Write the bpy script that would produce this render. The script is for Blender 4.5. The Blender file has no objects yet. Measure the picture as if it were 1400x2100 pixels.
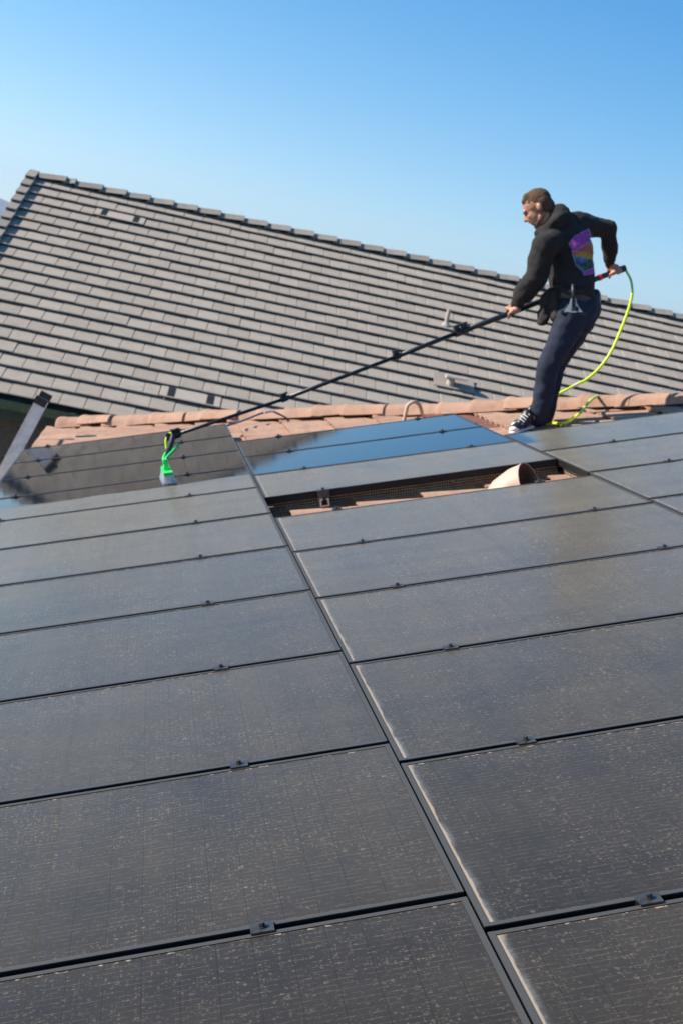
import bpy, bmesh, math, random
from mathutils import Vector, Matrix, noise
from mathutils.bvhtree import BVHTree
random.seed(7)
SC = bpy.context.scene
COL = SC.collection
R = math.radians

# ------------------------------------------------------------------ camera, sky, sun, exposure
S = 0.81                                    # one panel pitch in metres
AL = R(18.4)                                # pitch of the near roof (rises to the right)
U = Vector((math.cos(AL), 0, math.sin(AL)))
N = Vector((-math.sin(AL), 0, math.cos(AL)))
Y = Vector((0, 1, 0))
CX = Vector((0.96770559, -0.14336036, 0.20734921))     # camera right / down / forward in the world
CY = Vector((0.18110065, -0.17680077, -0.96744201))
CZ = Vector((0.17535234, 0.97375012, -0.14512843))
CAM = Vector((-0.37589882, 0.0, 1.12999353))
F = 2620.16
cam = bpy.data.cameras.new('camera')
camo = bpy.data.objects.new('camera', cam)
COL.objects.link(camo)
m = Matrix((CX, -CY, -CZ)).transposed().to_4x4()
m.translation = CAM
camo.matrix_world = m
cam.sensor_fit = 'HORIZONTAL'
cam.sensor_width = 24.0
cam.lens = 24.0 * F / 1400.0
cam.clip_start = 0.05
cam.clip_end = 20000
cam.dof.use_dof = True
cam.dof.focus_distance = 2.75
cam.dof.aperture_fstop = 9.0
SC.camera = camo

SUN = Vector((-0.88, 0.13, 0.0)).normalized() * math.cos(R(31)) + Vector((0, 0, math.sin(R(31))))
world = bpy.data.worlds.new('World')
SC.world = world
world.use_nodes = True
wn = world.node_tree
bg = wn.nodes['Background']
sky = wn.nodes.new('ShaderNodeTexSky')
sky.sky_type = 'NISHITA'
sky.sun_disc = False
sky.sun_elevation = R(31)
sky.sun_rotation = math.atan2(SUN.x, SUN.y)
sky.altitude = 300
sky.air_density = 1.0
sky.dust_density = 0.0
sky.ozone_density = 1.3
hs = wn.nodes.new('ShaderNodeHueSaturation')
hs.inputs['Saturation'].default_value = 1.62
wn.links.new(sky.outputs[0], hs.inputs['Color'])
wn.links.new(hs.outputs[0], bg.inputs[0])
bg.inputs[1].default_value = 0.088
sl = bpy.data.lights.new('sun', 'SUN')
sl.energy = 5.0
sl.angle = R(0.53)
sl.color = (1.0, 0.93, 0.83)
so = bpy.data.objects.new('sun', sl)
so.rotation_euler = SUN.to_track_quat('Z', 'Y').to_euler()
so.location = (-20, 5, 30)
COL.objects.link(so)
SC.view_settings.view_transform = 'Standard'
SC.view_settings.look = 'None'
SC.view_settings.gamma = 1.0
SC.view_settings.exposure = 1.02
SC.render.engine = 'CYCLES'
SC.cycles.max_bounces = 6
SC.cycles.use_denoising = True


def ray(px, py):
    return CX * ((px - 700) / F) + CY * ((py - 1050) / F) + CZ


def at(px, py, depth):
    return CAM + ray(px, py) * depth


def px_of(p):
    d = Vector(p) - CAM
    return 700 + F * d.dot(CX) / d.dot(CZ), 1050 + F * d.dot(CY) / d.dot(CZ), d.dot(CZ)


def RP(u, v, n=0.0):                        # near roof: u, v in panel pitches, n in metres above the panel tops
    return U * (u * S) + Y * (v * S) + N * n


def onroof(px, py, n=0.0):
    d = ray(px, py)
    return CAM + d * ((N * n - CAM).dot(N) / d.dot(N))


# ------------------------------------------------------------------ helpers
class MB:
    def __init__(s):
        s.v, s.f, s.mi = [], [], []

    def add(s, verts, faces, mi=0):
        o = len(s.v)
        s.v += [Vector(p) for p in verts]
        s.f += [tuple(i + o for i in f) for f in faces]
        s.mi += [mi] * len(faces)

    def box(s, c, ax, ay, az, mi=0):        # centre and three half-axis vectors
        c, ax, ay, az = Vector(c), Vector(ax), Vector(ay), Vector(az)
        vs = [c + ax * i + ay * j + az * k for k in (-1, 1) for j in (-1, 1) for i in (-1, 1)]
        fs = [(0, 2, 3, 1), (4, 5, 7, 6), (0, 1, 5, 4), (2, 6, 7, 3), (0, 4, 6, 2), (1, 3, 7, 5)]
        if ax.cross(ay).dot(az) < 0:
            fs = [tuple(reversed(f)) for f in fs]
        s.add(vs, fs, mi)

    def rbox(s, x0, x1, y0, y1, z0, z1, mi=0):
        s.box(((x0 + x1) / 2, (y0 + y1) / 2, (z0 + z1) / 2), ((x1 - x0) / 2, 0, 0), (0, (y1 - y0) / 2, 0), (0, 0, (z1 - z0) / 2), mi)

    def tube(s, pts, r, seg=10, caps=True, mi=0):
        pts = [Vector(p) for p in pts]
        n = len(pts)
        rs = r if isinstance(r, (list, tuple)) else [r] * n
        ref = None
        rings = []
        for i, p in enumerate(pts):
            t = (pts[min(i + 1, n - 1)] - pts[max(i - 1, 0)]).normalized()
            if ref is None:
                ref = t.orthogonal().normalized()
            ref = (ref - t * ref.dot(t)).normalized()
            b = t.cross(ref)
            rings.append([p + (ref * math.cos(a) + b * math.sin(a)) * rs[i] for a in [2 * math.pi * k / seg for k in range(seg)]])
        vs = [q for rg in rings for q in rg]
        fs = []
        for i in range(n - 1):
            for k in range(seg):
                a, b2 = i * seg + k, i * seg + (k + 1) % seg
                fs.append((a, b2, b2 + seg, a + seg))
        if caps:
            fs.append(tuple(reversed(range(seg))))
            fs.append(tuple((n - 1) * seg + k for k in range(seg)))
        s.add(vs, fs, mi)

    def ball(s, c, r, seg=12, ax=None, mi=0):     # ellipsoid: ax = three half-axis vectors
        c = Vector(c)
        if ax is None:
            ax = (Vector((r, 0, 0)), Vector((0, r, 0)), Vector((0, 0, r)))
        rn = seg // 2
        vs = [c - ax[2]]
        for i in range(1, rn):
            th = -math.pi / 2 + math.pi * i / rn
            for k in range(seg):
                a = 2 * math.pi * k / seg
                vs.append(c + (ax[0] * math.cos(a) + ax[1] * math.sin(a)) * math.cos(th) + ax[2] * math.sin(th))
        vs.append(c + ax[2])
        fs = [(0, 1 + (k + 1) % seg, 1 + k) for k in range(seg)]
        for i in range(rn - 2):
            for k in range(seg):
                a = 1 + i * seg + k
                b = 1 + i * seg + (k + 1) % seg
                fs.append((a, b, b + seg, a + seg))
        t = len(vs) - 1
        o = 1 + (rn - 2) * seg
        fs += [(o + k, o + (k + 1) % seg, t) for k in range(seg)]
        s.add(vs, fs, mi)

    def cap(s, p0, p1, r0, r1, flat=None, seg=14):  # tapered capsule; flat = (direction, factor) squashes across
        p0, p1 = Vector(p0), Vector(p1)
        t = (p1 - p0)
        L = t.length
        t = t / L
        ref = t.orthogonal().normalized()
        if flat:
            ref = (flat[0] - t * flat[0].dot(t)).normalized()
        b = t.cross(ref)
        k1 = flat[1] if flat else 1.0
        prof = [(-r0 * math.cos(a), r0 * math.sin(a)) for a in [math.pi / 2 * i / 4 for i in range(1, 5)]]
        prof += [(L + r1 * math.sin(a), r1 * math.cos(a)) for a in [math.pi / 2 * i / 4 for i in range(0, 4)]]
        vs = [p0 - t * r0]
        for d, rr in prof:
            for k in range(seg):
                a = 2 * math.pi * k / seg
                vs.append(p0 + t * d + (ref * (math.cos(a) * k1) + b * math.sin(a)) * rr)
        vs.append(p1 + t * r1)
        fs = [(0, 1 + (k + 1) % seg, 1 + k) for k in range(seg)]
        n = len(prof)
        for i in range(n - 1):
            for k in range(seg):
                a, c = 1 + i * seg + k, 1 + i * seg + (k + 1) % seg
                fs.append((a, c, c + seg, a + seg))
        o = 1 + (n - 1) * seg
        fs += [(o + k, o + (k + 1) % seg, len(vs) - 1) for k in range(seg)]
        s.add(vs, fs)

    def mesh(s, name, mats, off=None, smooth=False):
        me = bpy.data.meshes.new(name)
        o = Vector(off) if off is not None else Vector((0, 0, 0))
        me.from_pydata([tuple(p - o) for p in s.v], [], s.f)
        for mt in (mats if isinstance(mats, (list, tuple)) else [mats]):
            me.materials.append(mt)
        if any(s.mi):
            me.polygons.foreach_set('material_index', s.mi)
        if smooth:
            me.polygons.foreach_set('use_smooth', [True] * len(me.polygons))
        me.update()
        return me

    def build(s, name, mats, parent=None, off=None, smooth=False, kind=None):
        return link(name, s.mesh(name, mats, off, smooth), parent, kind)


def link(name, me, parent=None, kind=None):
    o = bpy.data.objects.new(name, me)
    COL.objects.link(o)
    if parent:
        o.parent = parent
    if kind:
        o['kind'] = kind
    return o


def empty(name, loc=(0, 0, 0), rot=(0, 0, 0)):
    o = bpy.data.objects.new(name, None)
    o.empty_display_size = 0.2
    o.location = loc
    o.rotation_euler = rot
    COL.objects.link(o)
    return o


def tag(o, label, cat, group=None):
    o['label'] = label
    o['category'] = cat
    if group:
        o['group'] = group
    return o


def spline(pts, k=8):                        # Catmull-Rom through the points
    P = [Vector(p) for p in pts]
    P = [P[0] * 2 - P[1]] + P + [P[-1] * 2 - P[-2]]
    out = []
    for i in range(1, len(P) - 2):
        for j in range(k):
            t = j / k
            a, b, c, d = P[i - 1], P[i], P[i + 1], P[i + 2]
            out.append(0.5 * ((2 * b) + (c - a) * t + (2 * a - 5 * b + 4 * c - d) * t * t + (3 * b - a - 3 * c + d) * t ** 3))
    out.append(P[-2])
    return out


def organic(name, mb, voxel, mat, off, it=8, parent=None, disp=0, dsize=0.12, dec=None):
    me = mb.mesh(name + '_source', mat, off)
    o = bpy.data.objects.new(name, me)
    COL.objects.link(o)
    r = o.modifiers.new('r', 'REMESH')
    r.mode = 'VOXEL'
    r.voxel_size = voxel
    sm = o.modifiers.new('s', 'SMOOTH')
    sm.iterations = it
    sm.factor = 0.5
    if disp:
        tx = bpy.data.textures.new(name + '_folds', 'CLOUDS')
        tx.noise_scale = dsize
        tx.noise_depth = 2
        d = o.modifiers.new('d', 'DISPLACE')
        d.texture = tx
        d.texture_coords = 'LOCAL'
        d.strength = disp
        d.mid_level = 0.5
        s2 = o.modifiers.new('s2', 'SMOOTH')
        s2.iterations = 2
    if dec:
        dm = o.modifiers.new('dec', 'DECIMATE')
        dm.ratio = dec
    dg = bpy.context.evaluated_depsgraph_get()
    new = bpy.data.meshes.new_from_object(o.evaluated_get(dg))
    new.name = name
    o.modifiers.clear()
    o.data = new
    bpy.data.meshes.remove(me)
    new.polygons.foreach_set('use_smooth', [True] * len(new.polygons))
    if not new.materials:
        new.materials.append(mat)
    if parent:
        o.parent = parent
    return o


# ------------------------------------------------------------------ materials
class NT:
    def __init__(s, name):
        s.m = bpy.data.materials.new(name)
        s.m.use_nodes = True
        s.t = s.m.node_tree
        s.b = s.t.nodes['Principled BSDF']

    def n(s, typ, **kw):
        nd = s.t.nodes.new(typ)
        for k, v in kw.items():
            if isinstance(k, str) and hasattr(nd, k):
                setattr(nd, k, v)
        return nd

    def put(s, sock, v):
        if hasattr(v, 'is_output') or isinstance(v, bpy.types.NodeSocket):
            s.t.links.new(v, sock)
        else:
            sock.default_value = v

    def math(s, op, a, b=0.0, c=None, clamp=False):
        nd = s.n('ShaderNodeMath', operation=op, use_clamp=clamp)
        s.put(nd.inputs[0], a)
        s.put(nd.inputs[1], b)
        if c is not None:
            s.put(nd.inputs[2], c)
        return nd.outputs[0]

    def mix(s, f, a, b, mode='MIX'):
        nd = s.n('ShaderNodeMix', data_type='RGBA', blend_type=mode)
        s.put(nd.inputs[0], f)
        s.put(nd.inputs[6], a)
        s.put(nd.inputs[7], b)
        return nd.outputs[2]

    def mixf(s, f, a, b):
        nd = s.n('ShaderNodeMix', data_type='FLOAT')
        s.put(nd.inputs[0], f)
        s.put(nd.inputs[2], a)
        s.put(nd.inputs[3], b)
        return nd.outputs[0]

    def step(s, x, a, b):                    # smooth 0..1 from a to b
        nd = s.n('ShaderNodeMapRange', interpolation_type='SMOOTHSTEP')
        s.put(nd.inputs[0], x)
        nd.inputs[1].default_value = a
        nd.inputs[2].default_value = b
        return nd.outputs[0]

    def noise(s, vec, scale, detail=3, rough=0.55):
        nd = s.n('ShaderNodeTexNoise')
        nd.inputs['Scale'].default_value = scale
        nd.inputs['Detail'].default_value = detail
        nd.inputs['Roughness'].default_value = rough
        if vec is not None:
            s.t.links.new(vec, nd.inputs['Vector'])
        return nd.outputs['Fac']

    def coord(s):
        return s.n('ShaderNodeTexCoord').outputs['Object']

    def bump(s, h, strength, dist=0.01):
        nd = s.n('ShaderNodeBump')
        nd.inputs['Strength'].default_value = strength
        nd.inputs['Distance'].default_value = dist
        s.t.links.new(h, nd.inputs['Height'])
        s.t.links.new(nd.outputs[0], s.b.inputs['Normal'])

    def base(s, v):
        s.put(s.b.inputs['Base Color'], v)

    def rough(s, v):
        s.put(s.b.inputs['Roughness'], v)


def plain(name, col, rough=0.5, metal=0.0, var=0.15, scale=30, bump=0.0):
    t = NT(name)
    c = t.coord()
    f = t.noise(c, scale, 4)
    dk = tuple(x * (1 - var) for x in col) + (1,)
    lt = tuple(min(1, x * (1 + var)) for x in col) + (1,)
    t.base(t.mix(t.step(f, 0.3, 0.7), dk, lt))
    t.rough(rough)
    t.b.inputs['Metallic'].default_value = metal
    if bump:
        t.bump(t.noise(c, scale * 3, 3), bump, 0.004)
    return t.m


def vary(t, lo, hi):                         # one value per object and per island
    inf = t.n('ShaderNodeObjectInfo').outputs['Random']
    isl = t.n('ShaderNodeNewGeometry').outputs['Random Per Island']
    r = t.math('FRACT', t.math('ADD', inf, isl))
    return t.mixf(r, lo, hi), r


def tile_mat(name, a, b, stain, rough=0.85, sc=9.0):
    t = NT(name)
    c = t.coord()
    _, r = vary(t, 0, 1)
    off = t.n('ShaderNodeVectorMath', operation='ADD')
    t.t.links.new(c, off.inputs[0])
    cmb = t.n('ShaderNodeCombineXYZ')
    t.put(cmb.inputs[0], t.math('MULTIPLY', r, 37.0))
    t.t.links.new(cmb.outputs[0], off.inputs[1])
    v = off.outputs[0]
    base = t.mix(r, a + (1,), b + (1,))
    base = t.mix(t.math('MULTIPLY', t.step(t.noise(v, sc, 5, 0.65), 0.45, 0.72), 0.60), base, stain + (1,))
    base = t.mix(t.math('MULTIPLY', t.step(t.noise(v, 160, 2), 0.35, 0.7), 0.25), base, tuple(x * 0.55 for x in a) + (1,))
    t.base(base)
    t.rough(rough)
    t.bump(t.noise(v, 120, 4), 0.35, 0.006)
    return t.m


M = {}
M['clay'] = tile_mat('clay_tile', (0.34, 0.195, 0.130), (0.43, 0.26, 0.175), (0.20, 0.115, 0.078))
M['clay_wet'] = tile_mat('clay_tile_wet', (0.20, 0.085, 0.05), (0.23, 0.10, 0.06), (0.14, 0.055, 0.03), 0.35)
M['grey'] = tile_mat('concrete_tile', (0.315, 0.262, 0.210), (0.375, 0.315, 0.255), (0.255, 0.208, 0.165), 0.9, 5.0)
M['grey_cap'] = tile_mat('concrete_cap', (0.23, 0.200, 0.170), (0.29, 0.255, 0.215), (0.19, 0.165, 0.14), 0.9, 6.0)
M['vent_tan'] = tile_mat('vent_tan', (0.395, 0.332, 0.272), (0.395, 0.332, 0.272), (0.35, 0.29, 0.235), 0.8)
M['frame'] = plain('black_rail', (0.008, 0.008, 0.008), 0.6, 0.0, 0.3, 40)
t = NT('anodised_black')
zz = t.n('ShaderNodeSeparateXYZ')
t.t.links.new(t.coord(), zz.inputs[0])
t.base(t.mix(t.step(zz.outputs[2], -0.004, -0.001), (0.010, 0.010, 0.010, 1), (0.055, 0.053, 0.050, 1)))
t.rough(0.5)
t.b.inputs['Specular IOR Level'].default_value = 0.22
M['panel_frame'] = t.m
M['clamp'] = plain('clamp_black', (0.075, 0.073, 0.070), 0.42, 0.6, 0.3, 60)
M['steel'] = plain('steel', (0.55, 0.54, 0.52), 0.35, 0.9, 0.15, 40)
M['alu'] = plain('aluminium', (0.72, 0.70, 0.68), 0.45, 0.25, 0.12, 15)
M['black'] = plain('black_plastic', (0.012, 0.012, 0.013), 0.45, 0, 0.3, 50)
M['carbon'] = plain('carbon_pole', (0.008, 0.010, 0.012), 0.38, 0, 0.3, 60)
M['dark'] = plain('underlay', (0.02, 0.018, 0.016), 0.95, 0, 0.3, 10)
M['stucco_dark'] = plain('stucco_brown', (0.10, 0.085, 0.075), 0.95, 0, 0.15, 25, 0.3)
M['stucco'] = plain('stucco_beige', (0.42, 0.35, 0.28), 0.95, 0, 0.12, 25, 0.3)
M['gutter'] = plain('gutter_green', (0.05, 0.085, 0.045), 0.45, 0, 0.2, 12)
M['fascia'] = plain('fascia_green', (0.03, 0.04, 0.025), 0.7, 0, 0.2, 12)
M['opening'] = plain('vent_louvre', (0.008, 0.008, 0.008), 0.9)
M['skin'] = plain('skin', (0.37, 0.175, 0.11), 0.55, 0, 0.10, 50)
M['hair'] = plain('hair', (0.082, 0.038, 0.016), 0.85, 0, 0.45, 140, 0.8)
M['beard'] = plain('beard', (0.11, 0.055, 0.033), 0.75, 0, 0.4, 160, 0.6)
M['hoodie'] = plain('black_fleece', (0.012, 0.0098, 0.0092), 0.95, 0, 0.25, 35, 0.25)
M['navy'] = plain('navy_twill', (0.0065, 0.0110, 0.0275), 0.9, 0, 0.2, 45, 0.25)
M['pouch'] = plain('pouch_cloth', (0.020, 0.015, 0.013), 0.9, 0, 0.3, 40, 0.3)
M['white'] = plain('off_white', (0.68, 0.66, 0.60), 0.6, 0, 0.08, 40)
M['neon'] = plain('neon_hose', (0.60, 0.80, 0.025), 0.4, 0, 0.05, 20)
M['shaded_hose'] = plain('shaded_hose', (0.20, 0.50, 0.12), 0.4, 0, 0.05, 20)  # the neon hose again, its look in shade and skylight put into the colour
M['green'] = plain('bright_green', (0.03, 0.62, 0.12), 0.4, 0, 0.08, 20)
M['bristle'] = plain('bristle', (0.86, 0.85, 0.80), 0.7, 0, 0.25, 120)
M['sky_tinted_hose'] = plain('sky_tinted_hose', (0.03, 0.06, 0.14), 0.25, 0, 0.1, 20)  # black cable; the blue sky reflected on it is put into the colour
M['red'] = plain('red_plastic', (0.55, 0.03, 0.02), 0.4)
M['grey_plastic'] = plain('grey_plastic', (0.36, 0.38, 0.37), 0.45, 0, 0.1, 40)
M['wire'] = plain('wire', (0.58, 0.48, 0.33), 0.6, 0.3, 0.2, 30)
M['terracotta_paint'] = plain('terracotta_paint', (0.44, 0.30, 0.22), 0.55, 0, 0.06, 15)
M['brown_inside'] = plain('brown_inside', (0.22, 0.10, 0.055), 0.5, 0, 0.5, 9)  # inside of the vent hood, darker and browner than its outside
M['dirt'] = plain('dry_ground', (0.24, 0.20, 0.15), 0.95, 0, 0.2, 0.4)
M['rock'] = plain('mountain_scrub', (0.13, 0.115, 0.095), 0.95, 0, 0.25, 0.006)


def glass_mat(name, wet, part=None):
    """panel glass over dark cells; dust film unless washed. Local metres: x along the slope, y up the array."""
    t = NT(name)
    c = t.coord()
    sep = t.n('ShaderNodeSeparateXYZ')
    t.t.links.new(c, sep.inputs[0])
    x, y = sep.outputs[0], sep.outputs[1]
    rnd = t.n('ShaderNodeObjectInfo').outputs['Random']
    cmb = t.n('ShaderNodeCombineXYZ')
    t.put(cmb.inputs[0], t.math('MULTIPLY', rnd, 53.0))
    t.put(cmb.inputs[1], t.math('MULTIPLY', rnd, 17.0))
    add = t.n('ShaderNodeVectorMath', operation='ADD')
    t.t.links.new(c, add.inputs[0])
    t.t.links.new(cmb.outputs[0], add.inputs[1])
    v = add.outputs[0]
    # cells under the glass
    cell = (0.006, 0.006, 0.007, 1)
    gx = t.math('ABSOLUTE', t.math('SUBTRACT', t.math('FRACT', t.math('DIVIDE', x, 0.0667)), 0.5))
    gap = t.step(gx, 0.482, 0.494)
    gy = t.math('ABSOLUTE', t.math('SUBTRACT', t.math('FRACT', t.math('DIVIDE', y, 0.0165)), 0.5))
    wirem = t.step(gy, 0.43, 0.49)
    mid = t.math('SUBTRACT', 1.0, t.step(t.math('ABSOLUTE', t.math('SUBTRACT', x, 0.80)), 0.007, 0.010))
    base = t.mix(gap, cell, (0.002, 0.002, 0.003, 1))
    base = t.mix(mid, base, (0.012, 0.009, 0.006, 1))

    # dust film
    def stretch(sx, sy):
        mp = t.n('ShaderNodeMapping')
        mp.inputs['Scale'].default_value = (sx, sy, 1)
        t.t.links.new(v, mp.inputs['Vector'])
        return mp.outputs[0]
    n_big = t.noise(v, 2.2, 3)
    n_fine = t.noise(v, 260, 2, 0.7)
    n_str = t.noise(stretch(7, 0.9), 1.0, 3)
    film = t.math('ADD', 0.011, t.math('MULTIPLY', n_big, 0.024))
    film = t.math('MULTIPLY', film, t.math('MULTIPLY_ADD', rnd, 0.45, 0.78))
    film = t.math('ADD', film, t.math('MULTIPLY', t.math('SUBTRACT', n_str, 0.5), 0.020))
    film = t.math('ADD', film, t.math('MULTIPLY', t.math('SUBTRACT', t.noise(stretch(0.8, 8), 1.0, 4), 0.5), 0.018))
    film = t.math('MAXIMUM', film, 0.003)
    film = t.math('MULTIPLY', film, t.math('ADD', 0.55, t.math('MULTIPLY', n_fine, 0.9)))
    # dashed dust on the fine conductor lines
    dash = t.step(t.noise(stretch(30, 60), 1.0, 2, 0.6), 0.40, 0.62)
    film = t.math('ADD', film, t.math('MULTIPLY', t.math('MULTIPLY', wirem, dash), 0.062))
    film = t.math('MULTIPLY', film, t.math('SUBTRACT', 1.0, t.math('MULTIPLY', gap, 0.30)))
    film = t.math('MULTIPLY', film, t.math('SUBTRACT', 1.0, t.math('MULTIPLY', mid, 0.15)))

    def drops(scale, r0, width, keep, amp):  # dried water drops: rings round scattered points
        vo = t.n('ShaderNodeTexVoronoi', voronoi_dimensions='2D', feature='F1')
        vo.inputs['Scale'].default_value = scale
        t.t.links.new(v, vo.inputs['Vector'])
        sc = t.n('ShaderNodeSeparateColor')
        t.t.links.new(vo.outputs['Color'], sc.inputs[0])
        rr = t.math('MULTIPLY_ADD', sc.outputs[1], r0 * 0.9, r0 * 0.45)
        d = t.math('ABSOLUTE', t.math('SUBTRACT', vo.outputs['Distance'], rr))
        ring = t.math('SUBTRACT', 1.0, t.step(d, width * 0.3, width))
        fill = t.math('MULTIPLY', t.math('SUBTRACT', 1.0, t.step(t.math('SUBTRACT', vo.outputs['Distance'], rr), -0.03, 0.02)), 0.35)
        k = t.step(sc.outputs[0], keep, keep + 0.03)
        k = t.math('MULTIPLY', k, t.math('ADD', 0.3, sc.outputs[2]))
        br = t.step(t.noise(v, scale * 3.0, 2), 0.35, 0.6)
        return t.math('MULTIPLY', t.math('MULTIPLY', t.math('ADD', t.math('MULTIPLY', ring, br), fill), k), amp)
    spots = t.math('ADD', drops(74, 0.17, 0.09, 0.66, 0.052), drops(150, 0.22, 0.15, 0.72, 0.05))
    spots = t.math('ADD', spots, drops(28, 0.11, 0.045, 0.84, 0.055))
    spots = t.math('MULTIPLY', spots, t.math('MULTIPLY_ADD', t.step(t.noise(v, 3.5, 4, 0.65), 0.33, 0.68), 1.25, 0.2))
    film = t.math('ADD', film, spots)
    # silt gathered along the downhill and lower frame edges
    wob = t.math('MULTIPLY', t.math('SUBTRACT', t.noise(v, 14, 3), 0.5), 0.010)
    xe = t.math('ADD', x, wob)
    silt = t.math('SUBTRACT', 1.0, t.step(xe, 0.017, 0.021))
    haze = t.math('MULTIPLY', t.math('SUBTRACT', 1.0, t.step(xe, 0.016, 0.034)), t.math('MULTIPLY', t.step(t.noise(v, 9, 3), 0.35, 0.65), 0.30))
    cor = t.math('MULTIPLY', t.math('SUBTRACT', 1.0, t.step(t.math('ADD', xe, t.math('MULTIPLY', t.math('SUBTRACT', 0.785, y), 0.35)), 0.022, 0.040)), 0.8)
    crumb = t.math('MULTIPLY', t.step(y, 0.770, 0.776), t.step(t.noise(v, 55, 2), 0.56, 0.66))
    silt = t.math('MAXIMUM', silt, t.math('MAXIMUM', crumb, cor))
    if wet:
        dustf = t.math('MULTIPLY', spots, 0.02)
        wetm = t.math('ADD', 0.0, 1.0)
        film_all = dustf
        silt_all = t.math('MULTIPLY', silt, 0.12)
    elif part is not None:
        ed = t.math('ADD', t.math('ADD', y, t.math('MULTIPLY', x, part[1])), t.math('MULTIPLY', t.math('SUBTRACT', t.noise(stretch(2.5, 14), 1.0, 4), 0.5), part[2]))
        wetm = t.step(ed, part[0] - 0.02, part[0] + 0.03)
        if len(part) > 3:
            wetm = t.math('MULTIPLY', wetm, t.math('SUBTRACT', 1.0, t.step(t.math('ADD', x, t.math('MULTIPLY', t.noise(v, 5, 3), 0.08)), part[3] - 0.03, part[3] + 0.05)))
        dry = t.math('SUBTRACT', 1.0, wetm)
        film_all = t.math('MULTIPLY', film, dry)
        silt_all = t.math('MULTIPLY', silt, t.math('MULTIPLY_ADD', dry, 0.88, 0.12))
    else:
        wetm = None
        film_all = film
        silt_all = silt
    dust = t.mix(t.step(n_big, 0.35, 0.65), (0.60, 0.495, 0.365, 1), (0.57, 0.455, 0.315, 1))
    # a thin film covers more the more slantingly it is crossed: 1 - exp(-tau / cos)
    fac = t.n('ShaderNodeLayerWeight')
    fac.inputs['Blend'].default_value = 0.5
    cosv = t.math('MAXIMUM', t.math('SUBTRACT', 1.0, fac.outputs['Facing']), 0.09)
    film_all = t.math('SUBTRACT', 1.0, t.math('EXPONENT', t.math('MULTIPLY', t.math('DIVIDE', film_all, cosv), -1.0)))
    base = t.mix(film_all, base, dust)
    if part is None and not wet:
        base = t.mix(haze, base, (0.30, 0.31, 0.32, 1))
    base = t.mix(silt_all, base, (0.26, 0.205, 0.155, 1))
    t.base(base)
    rdry = t.math('ADD', 0.19, t.math('MULTIPLY', n_big, 0.10))
    if wet:
        rr = t.math('ADD', 0.018, 0.0)
    elif wetm is not None:
        rr = t.mixf(wetm, rdry, 0.03)
    else:
        rr = rdry
    rr = t.mixf(silt_all, rr, 0.9)
    t.rough(rr)
    t.b.inputs['IOR'].default_value = 1.5
    t.put(t.b.inputs['Specular IOR Level'], t.math('SUBTRACT', 0.9 if wet else 0.5 if part else 0.19, t.math('MULTIPLY', film_all, 1.6 if (part and not wet) else 0.5), clamp=True))
    if not wet:
        sw = t.math('MULTIPLY_ADD', n_big, 0.12, 0.36)
        if wetm is not None:
            sw = t.math('MULTIPLY', sw, dry)
        t.put(t.b.inputs['Sheen Weight'], sw)
        t.b.inputs['Sheen Roughness'].default_value = 0.33
        t.b.inputs['Sheen Tint'].default_value = (1.0, 0.85, 0.62, 1)
    h = t.noise(stretch(22, 30), 1.0, 3)
    t.bump(h, 0.05 if wet else 0.03, 0.004)
    return t.m


M['dusty'] = glass_mat('dusty_glass', False)
M['wet'] = glass_mat('washed_glass', True)
M['half'] = glass_mat('half_washed_glass', False, (0.42, -0.02, 0.30))
M['splash'] = glass_mat('splashed_glass', False, (0.36, 0.0, 0.25, 0.13))

# ------------------------------------------------------------------ ground, mountain
ZG = -3.35
g = MB()
g.add([(-9000, -9000, ZG), (9000, -9000, ZG), (9000, 9000, ZG), (-9000, 9000, ZG)], [(0, 1, 2, 3)])
g.build('ground', M['dirt'], kind='structure')

mt = MB()
nx, ny = 70, 14
vs = []
for j in range(ny + 1):
    for i in range(nx + 1):
        X = -3800 + 4800 * i / nx
        Yy = 3000 + 2200 * j / ny
        prof = 390 * math.exp(-((X + 1150) / 620) ** 2) + 45
        k = math.sin(math.pi * min(1, j / (ny * 0.9)) * 0.5) if j <= ny * 0.6 else math.cos((j / ny - 0.6) / 0.4 * math.pi / 2) * 0.95 + 0.02
        z = ZG - 2 + prof * k * (0.85 + 0.45 * noise.noise(Vector((X * 0.0022, Yy * 0.0022, 1.3)))) + 22 * noise.noise(Vector((X * 0.009, Yy * 0.009, 4)))
        edge = min(1, i / 6, (nx - i) / 6)
        vs.append((X, Yy, (z - ZG + 3) * edge + ZG - 3))
mt.add(vs, [(j * (nx + 1) + i, j * (nx + 1) + i + 1, (j + 1) * (nx + 1) + i + 1, (j + 1) * (nx + 1) + i) for j in range(ny) for i in range(nx)])
mt.build('mountain', M['rock'], kind='structure', smooth=True)

# ------------------------------------------------------------------ neighbouring house
BE = R(27.7)
EX = 0.3206                                  # tile exposure
TW = 0.31
ZR = 2.245
NB = empty('house', (0, 21.443, ZG), (0, 0, R(-4)))
tag(NB, 'house with a big grey flat-tiled gable roof behind the red tile hip', 'house')
NBM = Matrix.Translation((0, 21.443, ZG)) @ Matrix.Rotation(R(-4), 4, 'Z')
D0, D1 = -2.56, 10.6
SE = -EX * 19.15                             # slope coordinate of the eave
STOP = 0.37


def NL(d, s, n=0.0):                         # local point on the grey roof: d along ridge, s up the slope, n out
    return Vector((d, s * math.cos(BE) - n * math.sin(BE), ZR - ZG + s * math.sin(BE) + n * math.cos(BE)))


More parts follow.
